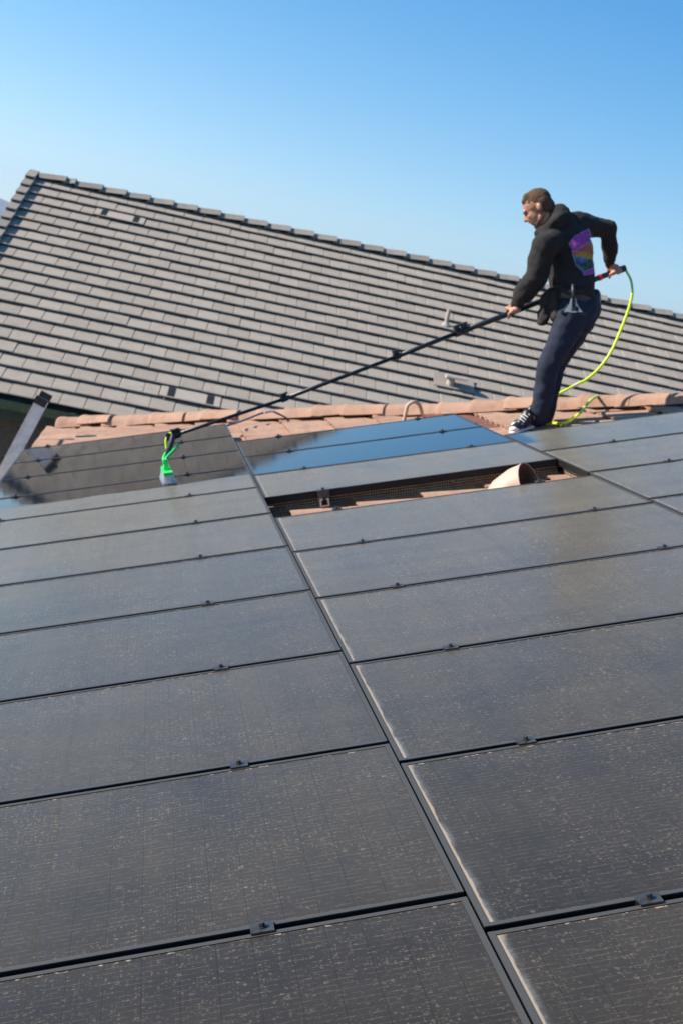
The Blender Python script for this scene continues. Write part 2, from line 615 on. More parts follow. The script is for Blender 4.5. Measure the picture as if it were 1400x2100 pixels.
r_ = MB()
yA, zA = NL(0, STOP, -0.06).y, NL(0, STOP, -0.06).z
a0, a1, b0, b1 = NL(D0 - .1, SE + .02, -.08), NL(D1 + .1, SE + .02, -.08), NL(D0 - .1, STOP, -.08), NL(D1 + .1, STOP, -.08)
dn = Vector((0, 0, -.10))
back0, back1 = Vector((D0 - .1, 2 * b0.y - a0.y, a0.z)), Vector((D1 + .1, 2 * b0.y - a0.y, a0.z))
r_.add([a0, a1, b0, b1, back0, back1, a0 + dn, a1 + dn, b0 + dn, b1 + dn, back0 + dn, back1 + dn],
       [(0, 1, 3, 2), (2, 3, 5, 4), (6, 8, 9, 7), (8, 10, 11, 9), (0, 6, 7, 1), (4, 5, 11, 10), (0, 2, 8, 6), (2, 4, 10, 8), (1, 7, 9, 3), (3, 9, 11, 5)])
roof = r_.build('roof', M['dark'], NB)
# walls
w_ = MB()
wy0, wy1 = a0.y + 0.55, back0.y - 0.55
wx0, wx1 = D0 + 0.25, D1 - 0.25
zt = a0.z + 0.15
w_.rbox(wx0, wx1, wy0, wy0 + .15, 0, zt)
w_.rbox(wx0, wx1, wy1 - .15, wy1, 0, zt)
for gx in (wx0, wx1 - .15):
    w_.rbox(gx, gx + .15, wy0 + .152, wy1 - .152, 0, zt - .003)
    ym = b0.y
    hh = b0.z - .25
    w_.add([(gx, wy0 + .16, zt), (gx, wy1 - .16, zt), (gx, ym, hh), (gx + .15, wy0 + .16, zt), (gx + .15, wy1 - .16, zt), (gx + .15, ym, hh)],
           [(0, 2, 1), (3, 4, 5), (0, 3, 5, 2), (1, 2, 5, 4)])
w_.build('wall', M['stucco_dark'], NB)
f_ = MB()
f_.rbox(D0 - .1, D1 + .1, a0.y + .03, a0.y + .06, a0.z - .24, a0.z - .03)
f_.rbox(D0 - .1, D1 + .1, a0.y + .062, wy0 - .003, a0.z - .25, a0.z - .235)
f_.build('fascia', M['fascia'], NB)
gt = MB()
prof = [(0.03, -.03), (-.05, -.03), (-.06, -.005), (-.07, .0), (-.055, -.11), (0.0, -.13), (0.028, -.13)]
gy = a0.y
for x0, x1 in [(D0 - .1 + i * 2.0, D0 - .1 + i * 2.0 + 1.994) for i in range(6)] + [(D0 + 11.9, D1 + .1)]:
    vv = [(xx, gy + p, a0.z + q) for xx in (x0, x1) for p, q in prof]
    k = len(prof)
    gt.add(vv, [(i, (i + 1) % k, (i + 1) % k + k, i + k) for i in range(k)] + [tuple(reversed(range(k))), tuple(range(k, 2 * k))])
for i in range(1, 7):
    gt.rbox(D0 - .1 + i * 2.0 - .03, D0 - .1 + i * 2.0 + .025, gy - .074, gy - .004, a0.z - .125, a0.z + .003)
gt.build('gutter', M['gutter'], NB)

# field tiles
TT = 0.015
tilt = math.atan2(0.046, EX)
TL = EX + 0.07


def flat_tile(w, L, th):
    b = MB()
    e = 0.006
    vs = [(-w / 2, 0, -th), (w / 2, 0, -th), (w / 2, 0, -e), (w / 2 - e, e, 0), (-w / 2 + e, e, 0), (-w / 2, 0, -e),
          (-w / 2, L, -th), (w / 2, L, -th), (w / 2, L, -e), (w / 2 - e, L, 0), (-w / 2 + e, L, 0), (-w / 2, L, -e)]
    b.add(vs, [(0, 1, 2, 5), (5, 2, 3, 4), (4, 3, 9, 10), (2, 8, 9, 3), (5, 4, 10, 11), (1, 7, 8, 2), (0, 5, 11, 6), (6, 11, 8, 7), (11, 10, 9, 8), (0, 6, 7, 1)])
    return b


tile_me = flat_tile(TW - .005, TL, TT).mesh('tile', M['grey'])
half_me = {}
vents = [(-1.04, 2), (0.70, 17)]             # (centre along ridge, course)
VW = 0.80
spots_ = []
for i in range(20):
    off = (0.5 if i % 2 else 0.0) + 0.06 * math.sin(i * 2.3)
    s0 = -EX * i if i < 20 else SE
    x = D0 - TW * (1 - (off % 1))
    while x < D1:
        x0, x1 = max(x, D0), min(x + TW, D1)
        x += TW
        segs = [(x0, x1)]
        for vc, vi in vents:
            if vi == i:
                l, r = vc - VW / 2, vc + VW / 2
                out = []
                for p, q in segs:
                    if q <= l or p >= r:
                        out.append((p, q))
                    else:
                        if p < l - .02:
                            out.append((p, l - .004))
                        if q > r + .02:
                            out.append((r + .004, q))
                segs = out
        for p, q in segs:
            if q - p > .03:
                spots_.append((i, s0, p, q))
vis = []
for k, (i, s0, p, q) in enumerate(spots_):
    pw = NBM @ NL((p + q) / 2, s0 + EX / 2)
    ax, ay, az = px_of(pw)
    line = 880 - (ax) * 0.052
    seen = -15 < ax < 1415 and ay < line - 4
    man = 1095 < ax < 1215 and ay > 440
    vis.append((0 if seen and not man else 1, az, k))
vis.sort()
near = set(k for _, _, k in vis[:300])
rest = MB()
for k, (i, s0, p, q) in enumerate(spots_):
    w = q - p
    jit = random.uniform(-.004, .004)
    loc = NL((p + q) / 2, s0 + jit, random.uniform(-.002, .003))
    rx = BE - tilt + random.uniform(-.010, .010)
    if k in near:
        if abs(w - TW) < .002:
            me = tile_me
        else:
            key = round(w, 3)
            if key not in half_me:
                half_me[key] = flat_tile(w - .005, TL, TT).mesh('tile', M['grey'])
            me = half_me[key]
        o = link('tile', me, roof)
        o.location = loc
        o.rotation_euler = (rx, 0, random.uniform(-.004, .004))
    else:
        b = flat_tile(w - .005, TL, TT)
        mm = Matrix.Translation(loc) @ Matrix.Rotation(rx, 4, 'X')
        rest.add([mm @ vv for vv in b.v], b.f)
rest.build('tiles', M['grey'], roof, kind='stuff')

# vent tiles with two louvred openings each
for vc, vi in vents:
    v = MB()
    b = flat_tile(VW - .008, TL, TT)
    v.add(b.v, b.f)
    o = v.build('vent_tile', M['vent_tan'], NB)
    o.location = NL(vc, -EX * vi, 0.012)
    o.rotation_euler = (BE - tilt, 0, 0)
    for sx in (-.255, .255):
        q = MB()
        q.rbox(sx - .046, sx + .046, .02, .295, .0, .004)
        for j in range(6):
            q.rbox(sx - .046, sx + .046, .04 + j * .042, .046 + j * .042, .004, .008)
        q.build('opening', M['opening'], o)

# ridge caps: inverted V pieces stepping down to the left
capm = {}


def ridge_cap(L, w, h, th, rise):
    b = MB()
    pr = [(-w, -h), (-w * .35, 0), (w * .35, 0), (w, -h), (w - th, -h - .004), (w * .30, -th), (-w * .30, -th), (-w + th, -h - .004)]
    vs = [(x, p * (1 + .12 * t), q + t * rise) for t, x in ((0, 0), (1, L)) for p, q in pr]
    k = len(pr)
    b.add(vs, [(i, i + k, (i + 1) % k + k, (i + 1) % k) for i in range(k)] + [tuple(range(k)), tuple(reversed(range(k, 2 * k)))])
    return b


apex = NL(0, STOP, 0).z
ay = NL(0, STOP, 0).y
rc = ridge_cap(0.44, 0.15, 0.085, .022, .038).mesh('ridge_tile', M['grey_cap'])
x = D0 + .06
i = 0
while x < D1:
    o = link('ridge_tile', rc, NB)
    o.location = (x, ay, apex + .022 + random.uniform(-.004, .004))
    o.rotation_euler = (0, 0, random.uniform(-.012, .012))
    if i == 1:
        o.scale = (.45, .9, 1)
        x += .20
    else:
        x += .392
    i += 1
# ridge board below the caps
rb = MB()
rb.rbox(D0, D1, ay - .03, ay + .03, apex - .06, apex + .02)
rb.build('ridge_board', M['dark'], NB)

# rake caps down the left gable edge
b = MB()
ww, hh, L = .155, .10, EX + .05
pr = [(-ww / 2, -.14), (-ww / 2, 0), (ww / 2, 0), (ww / 2, -.05), (ww / 2 - .02, -.05), (ww / 2 - .02, -.02), (-ww / 2 + .02, -.02), (-ww / 2 + .02, -.14)]
k = len(pr)
b.add([(p, yy, q) for yy in (0, L) for p, q in pr], [(i, (i + 1) % k, (i + 1) % k + k, i + k) for i in range(k)] + [tuple(reversed(range(k))), tuple(range(k, 2 * k))])
rk = b.mesh('rake_tile', M['grey_cap'])
for i in range(20):
    o = link('rake_tile', rk, NB)
    o.location = NL(D0 - .045, -EX * i - .02 + .10, .07 + random.uniform(-.003, .003))
    o.rotation_euler = (BE - tilt * 1.0, 0, 0)

# pipes on the grey roof
p = MB()
q = NL(4.255, -1.78, -.02)
p.tube([q, q + Vector((0, 0, .24))], .032, 14)
p.tube([q + Vector((0, 0, -.02)), q + Vector((0, 0, .035))], [.085, .036], 14)
p.build('vent_pipe', M['vent_tan'], NB, smooth=False)
p = MB()
q = NL(4.24, -3.66, -.02)
p.tube([q + Vector((0, 0, -.03)), q + Vector((0, 0, .15))], [.062, .052], 14)
arc = [(math.cos(a) * .085, math.sin(a) * .055) for a in [math.pi * t / 8 for t in range(9)]]
vv = [(q.x - .09 + xx, q.y + yy - .01, q.z + .125 + zz + (.006 if xx else 0)) for xx in (0, .31) for yy, zz in arc]
p.add(vv, [(i, i + 1, i + 10, i + 9) for i in range(8)] + [tuple(range(9)), tuple(reversed(range(9, 18)))])
p.build('vent_cowl', M['vent_tan'], NB)
p = MB()
p.box(NL(4.3, -3.55, .012), (.30, 0, 0), Vector((0, math.cos(BE), math.sin(BE))) * .19, Vector((0, -math.sin(BE), math.cos(BE))) * .006)
p.build('flashing', M['grey'], NB)

# ------------------------------------------------------------------ the house under the panels
HS = empty('house', (2.0, 3.0, ZG))
tag(HS, 'house with a terracotta barrel tile hip roof carrying the solar panels', 'house')
HO = Vector((2.0, 3.0, ZG))
UE = -1.475                                  # eave, in panel pitches
UR = 7.4
hv = lambda u: 14.56 - 0.821 * u    # hip line
ND = -0.195
d_ = MB()
e0, e1, h1 = RP(UE, -4, ND), RP(UR, -4, ND), RP(UR, hv(UR), ND)
h0 = RP(UE, hv(UE), ND)
o0 = Vector((2 * e1.x - e0.x, e0.y, e0.z))
o1 = Vector((o0.x, h0.y, e0.z))
dn = Vector((0, 0, -.12))
vv = [e0, e1, h1, h0, o0, o1]
d_.add(vv + [q + dn for q in vv], [(0, 1, 2, 3), (1, 4, 5, 2), (3, 2, 5), (6, 9, 8, 7), (7, 8, 11, 10), (9, 11, 8), (0, 3, 9, 6), (3, 5, 11, 9), (5, 4, 10, 11), (0, 6, 7, 1), (1, 7, 10, 4)])
roof2 = d_.build('roof', M['dark'], HS, HO)
w_ = MB()
x0, x1, y0, y1 = e0.x + .5, o0.x - .5, e0.y + .4, h0.y - .5
z1 = e0.z + .02
w_.rbox(x0, x0 + .15, y0, y1, ZG, z1)
w_.rbox(x1 - .15, x1, y0, y1, ZG, z1)
w_.rbox(x0 + .152, x1 - .152, y1 - .15, y1, ZG, z1 - .003)
w_.rbox(x0 + .152, x1 - .152, y0, y0 + .15, ZG, z1 - .003)
w_.add([(x0 + .2, y0 + .02, z1), (x1 - .2, y0 + .02, z1), (e1.x, y0 + .02, e1.z - .2), (x0 + .2, y0 + .13, z1), (x1 - .2, y0 + .13, z1), (e1.x, y0 + .13, e1.z - .2)], [(0, 1, 2), (3, 5, 4), (0, 2, 5, 3), (1, 4, 5, 2)])
w_.build('wall', M['stucco'], HS, HO)
f_ = MB()
f_.rbox(e0.x - .03, e0.x - .002, e0.y, h0.y, e0.z - .22, e0.z - .02)
f_.build('fascia', M['stucco_dark'], HS, HO)

# barrel field tiles: local x up the slope, y across, z out
TE, TWI = 0.355, 0.30


def barrel_tile():
    b = MB()
    L, th, seg = 0.43, 0.013, 16
    top, bot = [], []
    for xx in (0, L):
        for k in range(seg + 1):
            yy = -TWI / 2 + TWI * k / seg
            c = abs(math.sin(2 * math.pi * k / seg))
            z = 0.034 * c ** 0.75 - .034 - (0.030 * xx / L)
            top.append((xx, yy * 0.99, z))
            bot.append((xx + (.004 if xx == 0 else 0), yy * 0.97, z - th))
    n = seg + 1
    vs = top + bot
    fs = []
    for k in range(seg):
        fs.append((k, k + n, k + n + 1, k + 1))
        o = 2 * n
        fs.append((o + k, o + k + 1, o + k + n + 1, o + k + n))
        vs += [vs[k], vs[k + 1], vs[o + k + 1], vs[o + k]]
        fs.append(tuple(range(len(vs) - 4, len(vs))))
    fs.append((0, 2 * n, 3 * n, n))
    fs.append((seg, n + seg, 3 * n + seg, 2 * n + seg))
    b.add(vs, fs)
    return b


bt = barrel_tile()
bt_me = bt.mesh('tile', M['clay'])
btw_me = bt.mesh('tile', M['clay_wet'])
rest = MB()
RM = Matrix((U, Y, N)).transposed().to_4x4()
NTILE = -0.09
cnt = 0
u = UE * S - .03
col = 0
rowi = 0
while u < UR * S:
    v = -3.2 + (.15 if rowi % 2 else 0) + .03 * math.sin(rowi * 3.1)
    while v < hv(u / S) * S + 0.02:
        vc = v + TWI / 2
        uu, vvv = u / S, vc / S
        cx, cy, cz = px_of(RP(uu + .2, vvv, NTILE))
        up_edge = 12.69 if uu < .5 else (11.23 if uu < 2.5 else 9.6)
        shown = (vvv > up_edge - .35 or (.4 < uu + .2 < 2.75 and 7.3 < vvv < 8.9)) and -40 < cx < 1440
        o_m = Matrix.Translation(U * u + Y * vc + N * (NTILE + (.008 if 7.0 < vvv < 8.6 else 0) + random.uniform(-.004, .004))) @ RM @ Matrix.Rotation(random.uniform(-.012, .012), 4, 'Z')
        lim = max((o_m @ Vector((a_, b_, 0)) for a_ in (0, .43) for b_ in (-.15, .15)), key=lambda q: q.y / S - hv(q.dot(U) / S))
        crosses = lim.y / S > hv(lim.dot(U) / S) + .02
        geo = None
        if crosses:
            bmt = bmesh.new()
            tv = [bmt.verts.new(q) for q in bt.v]
            for f in bt.f:
                bmt.faces.new([tv[k_] for k_ in f])
            bmt.transform(o_m)
            pn = (U * .821 + Y).normalized()
            bmesh.ops.bisect_plane(bmt, geom=bmt.verts[:] + bmt.edges[:] + bmt.faces[:], plane_co=RP(0, 14.56), plane_no=pn, clear_outer=True)
            bmt.transform(o_m.inverted())
            bmt.verts.ensure_lookup_table()
            bmt.verts.index_update()
            geo = ([q.co.copy() for q in bmt.verts], [tuple(q.index for q in f.verts) for f in bmt.faces])
            bmt.free()
            if not geo[1]:
                v += TWI
                continue
        if shown:
            wet = 2.35 < uu + .2 < 3.0 and vvv > 10.0
            if geo:
                tb = MB()
                tb.add(*geo)
                o = tb.build('tile', M['clay_wet' if wet else 'clay'], roof2, smooth=True)
            else:
                o = link('tile', btw_me if wet else bt_me, roof2)
            o.location = o_m.translation - HO
            o.rotation_euler = o_m.to_euler()
            cnt += 1
        else:
            rest.add([o_m @ q for q in (geo[0] if geo else bt.v)], geo[1] if geo else bt.f)
        v += TWI
    u += TE
    rowi += 1
rest.build('tiles', M['clay'], roof2, HO, kind='stuff', smooth=True)
for me in (bt_me, btw_me):
    me.polygons.foreach_set('use_smooth', [True] * len(me.polygons))

# hip caps
HA, HB = RP(-1.36, hv(-1.36), 0), RP(UR, hv(UR), 0)
hd = (HB - HA).normalized()
hn = (N - hd * N.dot(hd)).normalized()
hs = hd.cross(hn)


def hip_cap():
    b = MB()
    L, seg, th = 0.40, 12, .018
    sts = ((0, .128, .130, 0), (.035, .127, .129, 0), (.05, .120, .123, -.002), (L, .094, .100, -.012))
    vs = []
    n = seg + 1
    for x_, rad, hgt, dz in sts:
        for dd in (0, th):
            for k in range(n):
                a = math.pi * k / seg
                ca, sa = math.cos(a), math.sin(a)
                vs.append((x_, math.copysign(abs(ca) ** .8, ca) * (rad - dd), sa ** .8 * (hgt - dd) + dz))
    fs = []
    m_ = 2 * n
    for i in range(len(sts) - 1):
        for k in range(seg):
            o, p = i * m_ + k, (i + 1) * m_ + k
            fs.append((o, o + 1, p + 1, p))
            fs.append((o + n, p + n, p + n + 1, o + n + 1))
    for e in (0, (len(sts) - 1) * m_):
        for k in range(seg):
            q4 = [e + k, e + n + k, e + n + k + 1, e + k + 1]
            if e:
                q4.reverse()
            vs += [vs[q] for q in q4]
            fs.append(tuple(range(len(vs) - 4, len(vs))))
    for k in (0, seg):
        for i in range(len(sts) - 1):
            q4 = [i * m_ + k, (i + 1) * m_ + k, (i + 1) * m_ + n + k, i * m_ + n + k]
            vs += [vs[q] for q in q4]
            fs.append(tuple(range(len(vs) - 4, len(vs))))
    b.add(vs, fs)
    # nail head
    b.ball((.06, -.06, .098), .006, 8)
    return b.mesh('hip_tile', [M['clay']], smooth=True)


hm = hip_cap()
hm.polygons.foreach_set('use_smooth', [True] * len(hm.polygons))
HM = Matrix((hd, hs, hn)).transposed().to_4x4()
for i in range(27):
    pos = HA + hd * (0.06 + i * .296) + hn * (-.140 + random.uniform(-.008, .012))
    mm = Matrix.Translation(pos) @ HM @ Matrix.Rotation(random.uniform(-.085, .085), 4, 'Z') @ Matrix.Rotation(R(-4.6) + random.uniform(-.022, .022), 4, 'Y') @ Matrix.Rotation(random.uniform(-.10, .10), 4, 'X')
    o = link('hip_tile', hm, HS)
    o.location = mm.translation - HO
    o.rotation_euler = mm.to_euler()
hb = MB()
hb.box((HA + HB) / 2 + hn * (-.20), hd * ((HB - HA).length / 2), hs * .02, hn * .045)
hb.build('hip_board', M['dark'], HS, HO)

# bent overflow pipe through the hip
b = MB()
q0 = onroof(828, 862, -.09)
rt = lambda dx, dz, dy=0: q0 + Vector((dx, dy, dz))
b.tube(spline([rt(0, -.05), rt(.0, .07), rt(.006, .125), rt(.05, .158), rt(.105, .135, .05), rt(.15, .07, .10)], 6), .015, 10)
b.build('bent_pipe', M['terracotta_paint'], HS, HO, smooth=True)

# vent hood in the gap of the array
b = MB()
vc = RP(2.09, 7.86, -.085)
ax_ = Vector((.62, -.10, .60)).normalized()


def ring(c, t, r, seg=22, sq=1.0):
    t = t.normalized()
    e1 = Vector((0, 1, 0))
    e1 = (e1 - t * e1.dot(t)).normalized()
    e2 = t.cross(e1)
    return [c + (e1 * math.cos(2 * math.pi * k / seg) + e2 * math.sin(2 * math.pi * k / seg) * sq) * r for k in range(seg)]


path = [(Vector((-.020, .015, -.10)), Vector((.10, -.05, 1)), .134), (Vector((-.004, .004, -.015)), Vector((.30, -.22, .95)), .118), (Vector((.022, -.020, .030)), Vector((.55, -.48, .70)), .110),
        (Vector((.048, -.046, .054)), Vector((.62, -.60, .52)), .110), (Vector((.060, -.058, .062)), Vector((.62, -.60, .52)), .116)]
seg = 22
outer = [ring(vc + q, t, r) for q, t, r in path]
inner = [ring(vc + q, t, r - .006) for q, t, r in path]
vs = [q for rg in outer for q in rg]
fs = []
for i in range(len(path) - 1):
    for k in range(seg):
        a, c = i * seg + k, i * seg + (k + 1) % seg
        fs.append((a, c, c + seg, a + seg))
b.add(vs, fs, 0)
vs = [q for rg in inner for q in rg]
b.add(vs, [tuple(reversed(f)) for f in fs], 1)
last = outer[-1] + inner[-1]
b.add(last, [(k, (k + 1) % seg, seg + (k + 1) % seg, seg + k) for k in range(seg)], 0)
b.build('vent_hood', [M['terracotta_paint'], M['brown_inside']], HS, HO, smooth=True)

# ------------------------------------------------------------------ solar panels
PW, PD, FH, LIP = 1.607, 0.790, 0.040, 0.012
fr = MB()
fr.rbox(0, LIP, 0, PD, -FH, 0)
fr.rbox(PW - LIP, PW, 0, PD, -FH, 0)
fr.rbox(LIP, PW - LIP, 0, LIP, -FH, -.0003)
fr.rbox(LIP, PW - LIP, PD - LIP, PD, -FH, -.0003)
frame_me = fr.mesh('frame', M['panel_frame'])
gl = MB()
gl.rbox(LIP + .0004, PW - LIP - .0004, LIP + .0004, PD - LIP - .0004, -.0075, -.0022)
glass_me = {k: gl.mesh('glass', M[k]) for k in ('dusty', 'wet', 'half', 'splash')}
bkm = MB()
bkm.rbox(LIP + .001, PW - LIP - .001, LIP + .001, PD - LIP - .001, -.0115, -.0078)
back_me = bkm.mesh('backsheet', M['black'])
cl = MB()
cl.rbox(-.022, .022, -.018, .018, .0012, .0046)
cl.rbox(-.022, .022, -.0085, -.0055, -.036, .0010)
cl.rbox(-.022, .022, .0055, .0085, -.036, .0010)
clamp_me = cl.mesh('clamp', M['clamp'])
bo = MB()
bo.tube([(0, 0, .0048), (0, 0, .0066)], .0085, 14)
bo.tube([(0, 0, .0067), (0, 0, .0145)], .0064, 6)
bolt_me = bo.mesh('bolt', M['clamp'])
RROT = (0, -AL, 0)
GRP = 'black solar panels in three columns on the tiled roof'


def panel(u, v, mat, label, cl_u=(.188, .812)):
    t = empty('solar_panel', RP(u, v, 0) + Y * 0.01, RROT)
    t.rotation_euler = (random.uniform(-.0006, .0006), -AL + random.uniform(-.0006, .0006), 0)
    tag(t, label, 'solar panel', GRP)
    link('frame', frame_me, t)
    link('glass', glass_me[mat], t)
    link('backsheet', back_me, t)
    for cu in cl_u:
        c = link('clamp', clamp_me, t)
        c.location = (cu * PW + random.uniform(-.006, .006), PD + .010, 0)
        bb = link('bolt', bolt_me, c)
        bb.rotation_euler = (0, 0, random.uniform(0, 1))
    return t


ORD = ['nearest', 'second nearest', 'third nearest', 'fourth nearest', 'fifth nearest', 'sixth nearest', 'seventh nearest', 'eighth nearest']
VL = 2.692
for i in range(11):                          # left column, row 0 farthest
    v = VL + 9 - i
    if i == 0:
        lab, mt_ = 'freshly washed solar panel at the far top of the left column, below the hip tiles', 'wet'
    elif i == 1:
        lab, mt_ = 'freshly washed solar panel second from the top of the left column, beside the pole tip', 'wet'
    elif i == 2:
        lab, mt_ = 'freshly washed solar panel just above the brush in the left column', 'wet'
    elif i == 3:
        lab, mt_ = 'half washed solar panel under the green brush, its lower half still dusty', 'half'
    else:
        k = 10 - i
        lab, mt_ = f'dusty black solar panel, {ORD[k]} to the camera in the left column', 'dusty'
    panel(-1.463, v, mt_, lab, (.116, .764))
for i in range(3):                           # middle column above the gap
    lab, mt_ = [('washed wet solar panel at the top of the middle column, mirroring blue sky', 'wet'),
                ('washed wet blue-mirroring solar panel second from the top of the middle column', 'wet'),
                ('dusty solar panel on the far side of the gap with the vent hood', 'dusty')][i]
    panel(.527, 5.234 + 5 - i, mt_, lab, (.191, .828))
VM = VL - .168
for i in range(7):                           # middle column below the gap; the last two mostly below the picture
    v = VM + 4 - i
    if i == 0:
        lab = 'dusty solar panel on the near side of the gap with the vent hood'
    elif i == 6:
        continue
    else:
        lab = f'dusty black solar panel, {ORD[5 - i]} to the camera in the middle column'
    panel(.527, v, 'dusty', lab, (.191, .828))
VR = VL + 3.931
for i in range(4):
    lab, mt_ = [('dusty top panel of the right column, its corner by the shoe splashed wet', 'splash'),
                ('dusty solar panel second from the top of the right column', 'dusty'),
                ('dusty solar panel third from the top of the right column', 'dusty'),
                ('dusty solar panel fourth from the top of the right column, cut by the picture edge', 'dusty')][i]
    panel(2.521, VR + 2 - i, mt_, lab, (.264, .84))

# mounting rails showing in the gap, with the rail clamp and bolts
rl = empty('mounting_rail', RP(.535, 8.3, -.07), RROT)
tag(rl, 'black mounting rail with round bolts in the gap below the panels', 'rail')
b = MB()
b.rbox(.05, 1.66, .13, .165, -.035, .026)
b.build('beam', M['frame'], rl)
for bx in (.31, 1.05, 1.42):
    b = MB()
    b.ball((bx, .122, -.004), .013, 10)
    b.build('bolt', M['steel'], rl, smooth=True)
re_ = empty('rail_end', RP(.913, 8.22, -.062), RROT)
tag(re_, 'silver cut rail end with a black clamp at the left of the gap', 'rail')
b = MB()
for bx0, bx1, bz0, bz1 in ((-.024, -.017, -.022, .02), (.017, .024, -.022, .02), (-.0168, .0168, -.022, -.015), (-.0168, -.007, .013, .02), (.007, .0168, .013, .02)):
    b.rbox(bx0, bx1, -.02, .25, bz0, bz1)
b.build('channel', M['steel'], re_)
b = MB()
b.rbox(-.032, .032, -.012, .025, .058, .066)
b.rbox(-.032, .032, -.014, -.0085, .024, .0575)
b.tube([(0, .004, .066), (0, .004, .078)], .008, 6)
b.build('clamp', M['clamp'], re_)

# wire mesh critter guard round the gap
gd = MB()
ws = .0010
sp = .0135


def grid_fence(P0, P1, z0, z1, wav, lean):
    n = int((P1 - P0).length / sp)
    d = (P1 - P0).normalized()
    side = d.cross(N)
    def pt(a, z):
        k = math.sin(a * 9) * wav + math.sin(a * 23 + 1) * wav * .4
        return P0 + d * a + N * z + side * (k * (z1 - z) / (z1 - z0) * 1.5 + lean * (z1 - z))
    L = (P1 - P0).length
    for i in range(n + 1):
        a = L * i / n
        gd.tube([pt(a, z1), pt(a, (z0 + z1) / 2), pt(a, z0)], ws * 1.2, 4, False)
    rows = int((z1 - z0) / sp)
    for j in range(rows + 1):
        z = z0 + (z1 - z0) * j / rows
        gd.tube([pt(L * i / 24, z) for i in range(25)], ws * 1.2, 4, False)


grid_fence(RP(.56, 8.30), RP(2.52, 8.30), -.135, -.036, .012, .12)
grid_fence(RP(2.545, 8.24), RP(2.545, 7.45), -.135, -.030, .006, -.25)
gd.build('mesh_guard', M['wire'])
tag(bpy.data.objects['mesh_guard'], 'tan wire mesh guard hanging round the gap under the panels', 'wire mesh')

# ------------------------------------------------------------------ ladder
LT = Vector((-1.126, 11.138, -0.10))
d = ray(-2, 985)
LB = CAM + d * ((11.138 - CAM.y) / d.y)
ld = (LT - LB).normalized()
Lz = (LT.z - ZG) / ld.z
LB = LT - ld * Lz
ln = Vector((0, 1, 0)).cross(ld).normalized()      # rail depth direction
lad = empty('ladder', LB)
tag(lad, 'aluminium ladder leaning on the far left corner of the roof edge', 'ladder')
LO = LB
wy = Vector((0, 1, 0))
top = LT + ld * .02
for sgn, yy in ((0, 0.0), (1, .47)):
    b = MB()
    c = (LB + top) / 2 + wy * yy
    hl = ld * ((top - LB).length / 2)
    b.box(c + ln * 0, hl, ln * .042, wy * .003)
    b.box(c + ln * .045, hl, ln * .003, wy * .014)
    b.box(c - ln * .045, hl, ln * .003, wy * .014)
    rail = b.build('rail', M['alu'], lad, LO)
    b = MB()
    b.box(top + wy * yy + ld * .012, ld * .034, ln * .054, wy * .020)
    b.build('end_cap', M['black'], rail, LO)
    b = MB()
    b.box(LB + wy * yy + ld * .03, ld * .05, ln * .06, wy * .025)
    b.build('foot', M['black'], rail, LO)
k = 0
while .18 + k * .30 < Lz:
    b = MB()
    q = top - ld * (.18 + k * .30)
    b.tube([q + wy * .004, q + wy * .466], .016, 10)
    b.build('rung', M['alu'], lad, LO, smooth=True)
    k += 1
for k in range(6):
    b = MB()
    q = top - ld * (.27 + k * .30)
    b.box(q - ln * .058 - wy * .004, ld * .016, ln * .010, wy * .012)
    b.build('bracket', M['black'], lad, LO)

# ------------------------------------------------------------------ person
PO = onroof(1085, 882, -.11)
D = 8.9


def A(px, py, dd=0.0):                       # a point of the figure: where it shows and how far in front of / behind its middle
    return at(px, py, D + dd)


facing = Vector((-.72, .69, 0)).normalized()
side = Vector((.69, .72, 0)).normalized()
up_ = Vector((0, 0, 1))


def grip(mb, c, axis, palm, rad, wrist, hand_s=1.0, flip=1):
    """a hand closed round a pole: c on the pole axis, palm = direction from the pole to the palm"""
    axis = axis.normalized()
    palm = (palm - axis * palm.dot(axis)).normalized()
    wr = axis.cross(palm) * flip              # direction the fingers leave the palm
    s = hand_s
    fr = .0095 * s
    pc = c + palm * (rad + .016 * s)
    kn = [pc + axis * o * s + wr * (.030 - abs(o) * .12) * s for o in (-.036, -.012, .012, .035)]
    base = pc - wr * .045 * s
    for i, k in enumerate(kn):
        mb.cap(base + axis * (-.018 + .012 * i) * s, k, .017 * s, .0125 * s)
    for i, (k, ln_) in enumerate(zip(kn, (1.0, 1.08, 1.02, .85))):
        o = (-.036, -.012, .012, .035)[i] * s
        prev, pr = k, .0115 * s
        for j, ang in enumerate((38, 95, 150)):
            a = R(ang * (0.9 + .12 * ln_))
            q = c + axis * (o + .003 * j) + (palm * math.cos(a) + wr * math.sin(a)) * (rad + fr * .95)
            rj = fr * (1.02, .95, .85)[j]
            mb.cap(prev, q, pr, rj, seg=10)
            prev, pr = q, rj
    th = base + axis * (.030 * s) + palm * .004
    t1 = c + axis * .050 * s + (palm * .55 - wr * .8).normalized() * (rad + .012)
    t2 = c + axis * .058 * s + (palm * -.35 - wr * .9).normalized() * (rad + .010)
    mb.cap(th, t1, .014 * s, .0115 * s, seg=10)
    mb.cap(t1, t2, .0115 * s, .0095 * s, seg=10)
    mb.cap(wrist, base, .027 * s, .026 * s)


J = dict(pel=A(1176, 622), waist=A(1179, 580), chest=A(1171, 507, .02), neck=A(1132, 452, .02),
         shL=A(1116, 505, -.14), elL=A(1098, 570, -.10), wrL=A(1056, 626, .03),
         shR=A(1205, 462, .13), elR=A(1246, 469, .20), wrR=A(1250, 541, .30),
         hipL=A(1175, 640, -.07), knL=A(1124, 752, -.10), anL=A(1103, 862, -.01),
         hipR=A(1197, 640, .10), knR=A(1136, 752, .12), anR=A(1113, 858, .16))
HL = A(1051, 640, .07)                        # where the hands hold the pole
HR = A(1258, 558, .34)
pole_dir = (HL - HR).normalized()

